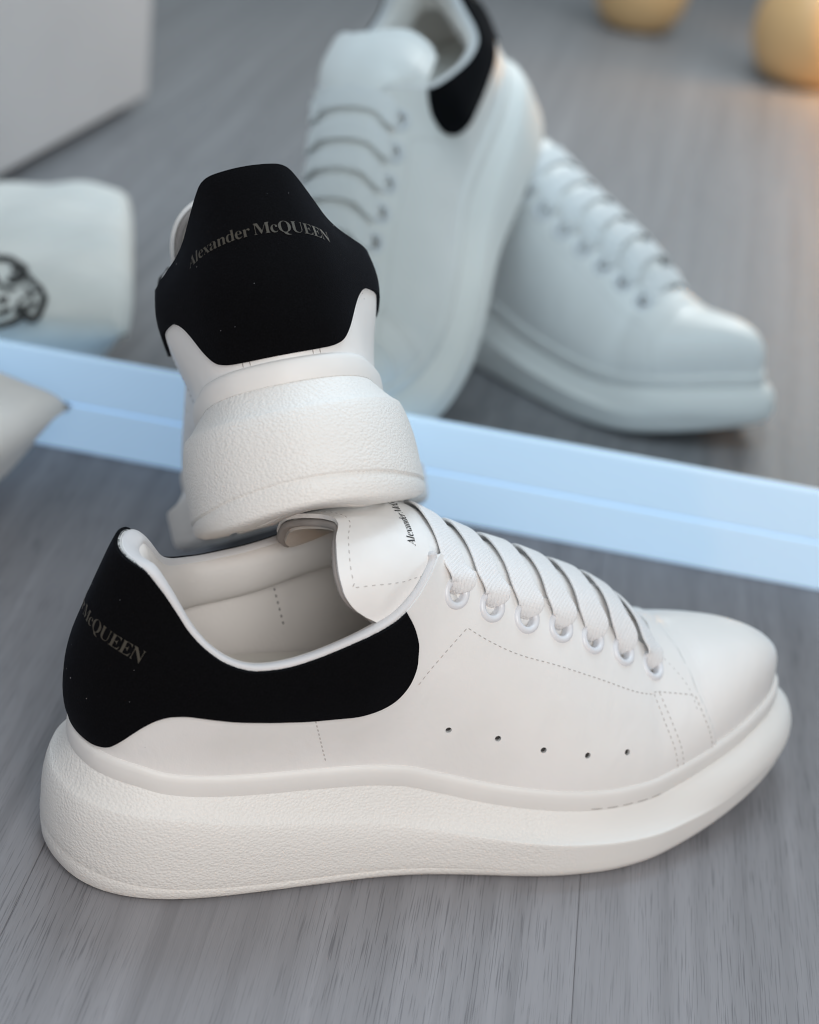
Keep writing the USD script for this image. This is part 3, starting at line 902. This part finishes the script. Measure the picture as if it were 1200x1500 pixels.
mir = thing('mirror', 'low wide mirror with softly glowing pale blue frame standing behind the shoes', 'mirror', MT)
put('mirror_glass', rbox(-520, 620, 1, 5, 20, 385, 0.3), GLASS, mir, smooth=30)
put('frame_lower_rail', rbox(-560, 660, -0.6, 24, 0.3, 26, 1.2), GLOWPAINT, mir, smooth=30)
put('frame_rail', rbox(-560, 660, -1.2, 24, 26.3, 53, 1.6), GLOWPAINT, mir, smooth=30)
put('frame_stile', rbox(-560, -508, -1.0, 24, 53.3, 425, 1.6), GLOWPAINT, mir, smooth=30)
put('frame_stile', rbox(608, 660, -1.0, 24, 53.3, 425, 1.6), GLOWPAINT, mir, smooth=30)
put('frame_rail', rbox(-507, 607, -1.0, 24, 372, 425, 1.6), GLOWPAINT, mir, smooth=30)  # unseen top set low so the panel behind can shine over it
q = np.array([74, 316, 20.0])
sx = ((q - org) @ along)
scr = Manifold.cylinder(1.6, 2.2, 2.2, 20).rotate([90, 0, 0]).translate([float(sx), -0.9, 24.5])
put('screw', scr, DARK, mir, smooth=30)

# ---------------------------------------------------------------- floor
WOOD = material('grey_oak_laminate', {
    'tc': ('texture_coordinate', {}), 'oi': ('object_info', {}), 'rv': ('combine_xyz', {}), 'rm': ('math', {'math_type': 'multiply', 'value2': 37.0}),
    'add': ('vector_math', {'math_type': 'add'}),
    'm1': ('mapping', {'mapping_type': 'point', 'scale': (2.2, 70.0, 1.0)}), 'n1': ('noise_texture', {'scale': 1.0, 'detail': 6.0, 'roughness': 0.6, 'distortion': 0.6}),
    'm2': ('mapping', {'mapping_type': 'point', 'scale': (42.0, 1900.0, 1.0)}), 'n2': ('noise_texture', {'scale': 1.0, 'detail': 2.0, 'roughness': 0.5}),
    'm3': ('mapping', {'mapping_type': 'point', 'scale': (2.2, 13.0, 1.0)}), 'wv': ('wave_texture', {'wave_type': 'bands', 'bands_direction': 'y', 'profile': 'saw', 'scale': 1.6, 'distortion': 7.0, 'detail': 3.0, 'detail_scale': 1.2}),
    'r1': ('rgb_ramp', {'ramp': [(0.28, (0.212, 0.208, 0.218)), (0.5, (0.255, 0.250, 0.262)), (0.72, (0.298, 0.292, 0.306))]}),
    'r2': ('rgb_ramp', {'ramp': [(0.0, (0.34, 0.34, 0.36)), (0.36, (0.44, 0.44, 0.46)), (0.44, (1, 1, 1)), (1.0, (1, 1, 1))]}),
    'r3': ('rgb_ramp', {'ramp': [(0.0, (0.93, 0.93, 0.93)), (0.55, (1.05, 1.05, 1.05)), (0.93, (1.02, 1.02, 1.02)), (1.0, (0.90, 0.90, 0.90))]}),
    'tone': ('map_range', {'from_min': 0.0, 'from_max': 1.0, 'to_min': 0.92, 'to_max': 1.06}),
    'dn': ('noise_texture', {'scale': 1.0, 'detail': 2.0}), 'm4': ('mapping', {'mapping_type': 'point', 'scale': (3.0, 11.0, 1.0)}), 'df': ('map_range', {'from_min': 0.35, 'from_max': 0.65, 'to_min': 0.25, 'to_max': 0.9}), 'x1': ('mix_color', {'blend_type': 'multiply', 'fac': 0.75}), 'x2': ('mix_color', {'blend_type': 'multiply', 'fac': 0.8}), 'x3': ('vector_math', {'math_type': 'scale'}),
    'b': ('bump', {'strength': 0.25, 'distance': 0.0004}),
    'p': ('principled_bsdf', {'roughness': 0.5, 'specular_ior_level': 0.22})},
    [('oi.random', 'rm.value1'), ('rm.value', 'rv.x'), ('rm.value', 'rv.y'), ('tc.object', 'add.vector1'), ('rv.vector', 'add.vector2'),
     ('add.vector', 'm1.vector'), ('m1.vector', 'n1.vector'), ('add.vector', 'm2.vector'), ('m2.vector', 'n2.vector'), ('add.vector', 'm3.vector'), ('m3.vector', 'wv.vector'),
     ('add.vector', 'm4.vector'), ('m4.vector', 'dn.vector'), ('dn.fac', 'df.value'), ('df.result', 'x1.fac'), ('n1.fac', 'r1.fac'), ('n2.fac', 'r2.fac'), ('wv.fac', 'r3.fac'), ('r1.color', 'x1.a'), ('r2.color', 'x1.b'), ('x1.result', 'x2.a'), ('r3.color', 'x2.b'),
     ('oi.random', 'tone.value'), ('x2.result', 'x3.vector1'), ('tone.result', 'x3.scale'), ('x3.vector', 'p.base_color'), ('n2.fac', 'b.height'), ('b.normal', 'p.normal')], surface='p.BSDF')
SUB = material('floor_underlay', {'p': ('principled_bsdf', {'base_color': (0.05, 0.05, 0.05), 'roughness': 0.9})}, surface='p.BSDF')
fl = UsdGeom.Xform.Define(stage, '/World/floor')
keys(fl.GetPrim(), 'grey wood grain laminate floor', None, None, 'structure')
put('underlay', trimesh.creation.box([5200, 5200, 2], trimesh.transformations.translation_matrix([0, 0, -9.5])), SUB, fl.GetPrim(), smooth=False)
ang = math.radians(62.9)
ex, ey = np.array([math.cos(ang), math.sin(ang), 0]), np.array([-math.sin(ang), math.cos(ang), 0])
PW, PL = 192.0, 1285.0
JOIN = -195.6     # where one long joint runs (distance across the boards)
rng = np.random.default_rng(11)


def plank():
    g, c = 0.06, 0.25
    hx, hy = PL / 2 - g, PW / 2 - g
    top = np.array([[-hx + c, -hy + c, 0], [hx - c, -hy + c, 0], [hx - c, hy - c, 0], [-hx + c, hy - c, 0]])
    mid = np.array([[-hx, -hy, -c * .7], [hx, -hy, -c * .7], [hx, hy, -c * .7], [-hx, hy, -c * .7]])
    low = mid - [0, 0, 7]
    return loft([low, mid, top])


pm = plank()
for r in range(-9, 9):
    off = rng.uniform(0, PL)
    for k in range(-2, 2):
        c = ex * (k * PL + off) + ey * (JOIN + (r + 0.5) * PW)
        if np.linalg.norm(c - np.array([-200, -300, 0])) > 1900:
            continue
        p = put('plank', pm, WOOD, fl.GetPrim(), smooth=False)
        T = np.eye(4)
        T[:3, 0], T[:3, 1], T[:3, 3] = ex, ey, c * MM
        UsdGeom.Xformable(p).AddTransformOp().Set(Gf.Matrix4d(*T.T.ravel().tolist()))

# ---------------------------------------------------------------- dust bag with an emblem, beside the mirror
CLOTH = leather('white_dust_bag_cloth', (0.84, 0.835, 0.81), 0.85, 1200.0, 0.3, sheen=0.2, spec=0.2, var=0.05)
b1, b2 = unit(np.array([0.72, 0.69, 0])), unit(np.array([-0.69, 0.72, 0]))
bc = np.array([-89.5, 256.5, 0.0])


def pillow(L, Wd, T, edge_z):
    n = 41
    s = np.linspace(-1, 1, n)
    X, Y = np.meshgrid(s, s, indexing='ij')
    prof = ((1 - abs(X) ** 8) * (1 - abs(Y) ** 8)).clip(0) ** 0.45
    rx = L / 2 * X * (1 - 0.03 * abs(Y) ** 4)
    ry = Wd / 2 * Y * (1 - 0.03 * abs(X) ** 4)
    wr = (1.3 * np.sin(X * 9 + Y * 4) + 1.0 * np.sin(Y * 13 - X * 5) + 0.8 * np.sin(X * 21 + 3 * np.sin(Y * 5))) * prof
    edge_z = edge_z - 7.0 * Y
    top = np.stack([rx, ry, edge_z + T * prof + wr], -1)
    bot = np.stack([rx, ry, edge_z - (edge_z - 0.5) * prof ** 3], -1)
    v = np.vstack([top.reshape(-1, 3), bot.reshape(-1, 3)])
    f = grid_faces(n, n)
    t = trimesh.Trimesh(v, np.vstack([f, f[:, ::-1] + n * n]), process=False)
    t.merge_vertices(digits_vertex=4)
    if t.volume < 0:
        t.invert()
    return t


BT = np.eye(4)
BT[:3, 0], BT[:3, 1], BT[:3, 3] = b1, b2, bc * MM
bag = thing('dust_bag', 'plump white cloth bag with black emblem lying at the left by the mirror', 'bag', BT)
put('bag_cloth', pillow(222, 214, 14, 40), CLOTH, bag, smooth=True)
# a curling crest in black: two lobes, a spiny back and open loops, printed on the cloth


def crest():
    from shapely import union_all
    from shapely.geometry import LineString
    L = lambda pts, w: LineString(spline(np.array(pts, float), 40)).buffer(w * 1.3)
    shp = [L([(-46, 30), (-30, 42), (0, 44), (16, 37), (26, 24), (20, 14), (6, 14)], 3.4), L([(26, 20), (36, 12), (48, 0), (57, -14)], 2.6), Point(57, -16).buffer(5.5),
           L([(57, -16), (52, -32), (44, -40), (31, -36), (16, -44), (0, -49), (-26, -48), (-48, -36)], 3.8), L([(30, -36), (22, -24), (34, -14), (46, -8)], 1.6), Point(0, -17).buffer(7.0),
           L([(-46, 30), (-62, 6), (-60, -18), (-48, -36)], 3.4), L([(-20, 22), (-4, 6), (14, 2)], 1.8), L([(-40, 8), (-26, -4), (-30, -22)], 2.4), L([(8, 30), (18, 22)], 3.0), L([(20, -30), (34, -28), (44, -22)], 2.4), L([(26, 4), (36, -6), (40, -16)], 1.4), L([(-4, -34), (10, -30)], 2.0)]
    return union_all(shp)


cr = crest().simplify(0.25)
vs, fs, n = [], [], 0
bm = pillow(222, 214, 14, 40)
tops = bm.vertices[bm.vertices[:, 2] > 40.2 - 7.0 * bm.vertices[:, 1] / 107]
tk = cKDTree(tops[:, :2])
for g in getattr(cr, 'geoms', [cr]):
    vv, ff = trimesh.creation.triangulate_polygon(g, engine='earcut')
    v2, f2 = trimesh.remesh.subdivide_to_size(np.column_stack([vv, np.zeros(len(vv))]), ff, 4.0)
    pos = np.column_stack([74 - 0.84 * v2[:, 1], -40 - 0.36 * v2[:, 0]])
    d, i = tk.query(pos, k=4)
    wgt = 1 / (d + 0.5)
    z = (tops[i, 2] * wgt).sum(1) / wgt.sum(1)
    vs.append(np.column_stack([pos, z + 0.9]))
    fs.append(f2[:, ::-1] + n)
    n += len(v2)
put('emblem', (np.vstack(vs), np.vstack(fs)), INK, bag, smooth=False)

# ---------------------------------------------------------------- what stands behind the camera and shows in the mirror
CABINET = material('white_cabinet_paint', {'tc': ('texture_coordinate', {}), 'n': ('noise_texture', {'scale': 8.0}), 'r': ('rgb_ramp', {'ramp': [(0.3, (0.58, 0.56, 0.57)), (0.7, (0.62, 0.60, 0.61))]}),
    'p': ('principled_bsdf', {'roughness': 0.5})}, [('tc.object', 'n.vector'), ('n.fac', 'r.fac'), ('r.color', 'p.base_color')], surface='p.BSDF')
e1 = unit(np.array([-332.0, -143, 0]) - np.array([-243.0, 82, 0]))
e2 = np.array([e1[1], -e1[0], 0])
e2 = e2 if e2[0] < 0 else -e2
CT = np.eye(4)
CT[:3, 0], CT[:3, 1], CT[:3, 3] = e1, e2, np.array([-332.0, -143, 0]) * MM
if np.linalg.det(CT[:3, :3]) < 0:
    CT[:3, 0] = -e1
sgn = -1 if np.allclose(CT[:3, 0], e1) else 1
cab = thing('cabinet', 'white cabinet reflected at the upper left of the mirror', 'cabinet', CT)
x0, x1 = (0, 520) if sgn > 0 else (-520, 0)
put('cabinet_body', rbox(x0, x1, 0, 300, 12, 620, 2.0), CABINET, cab, smooth=30)
put('plinth', rbox(x0 + 12, x1 - 12, 14, 290, 0, 12.2, 0.5), DARK, cab, smooth=30)

POT = leather('cream_glazed_clay', (0.80, 0.50, 0.24), 0.35, 300.0, 0.1)


def lathe(prof, k=48):
    a = np.linspace(0, 2 * np.pi, k, endpoint=False)
    return loft([np.column_stack([r * np.cos(a), r * np.sin(a), np.full(k, z)]) for r, z in prof])


def vase(pos, s, label):
    T = np.eye(4)
    T[:3, 3] = np.array(pos) * MM
    t = thing('vase', label, 'vase', T)
    prof = np.array([(20, 0), (30, 1), (40, 8), (48, 22), (52, 40), (51, 60), (45, 80), (36, 96), (30, 106), (29, 116), (33, 124), (31, 124), (27, 116), (27, 100), (20, 90)], float) * s
    put('vase_body', lathe(prof), POT, t, smooth=50)
    put('vase_foot', lathe(np.array([(22, -0.0), (24, 0.4), (24, 3.2), (20, 3.4)]) * s), POT, t, smooth=40)


vase((-86, -800, 0), 1.05, 'warmly lit round cream vase reflected at the top right corner of the mirror')
vase((-292, -822, 0), 0.95, 'round cream vase reflected at the top edge of the mirror, left of the brighter one')
lamp = UsdLux.SphereLight.Define(stage, '/World/warm_lamp')
lamp.AddTranslateOp().Set(Gf.Vec3d(0.03, -0.82, 0.10))
lamp.CreateRadiusAttr(0.03)
lamp.CreateIntensityAttr(48.0)
lamp.CreateColorAttr(Gf.Vec3f(1.0, 0.46, 0.10))
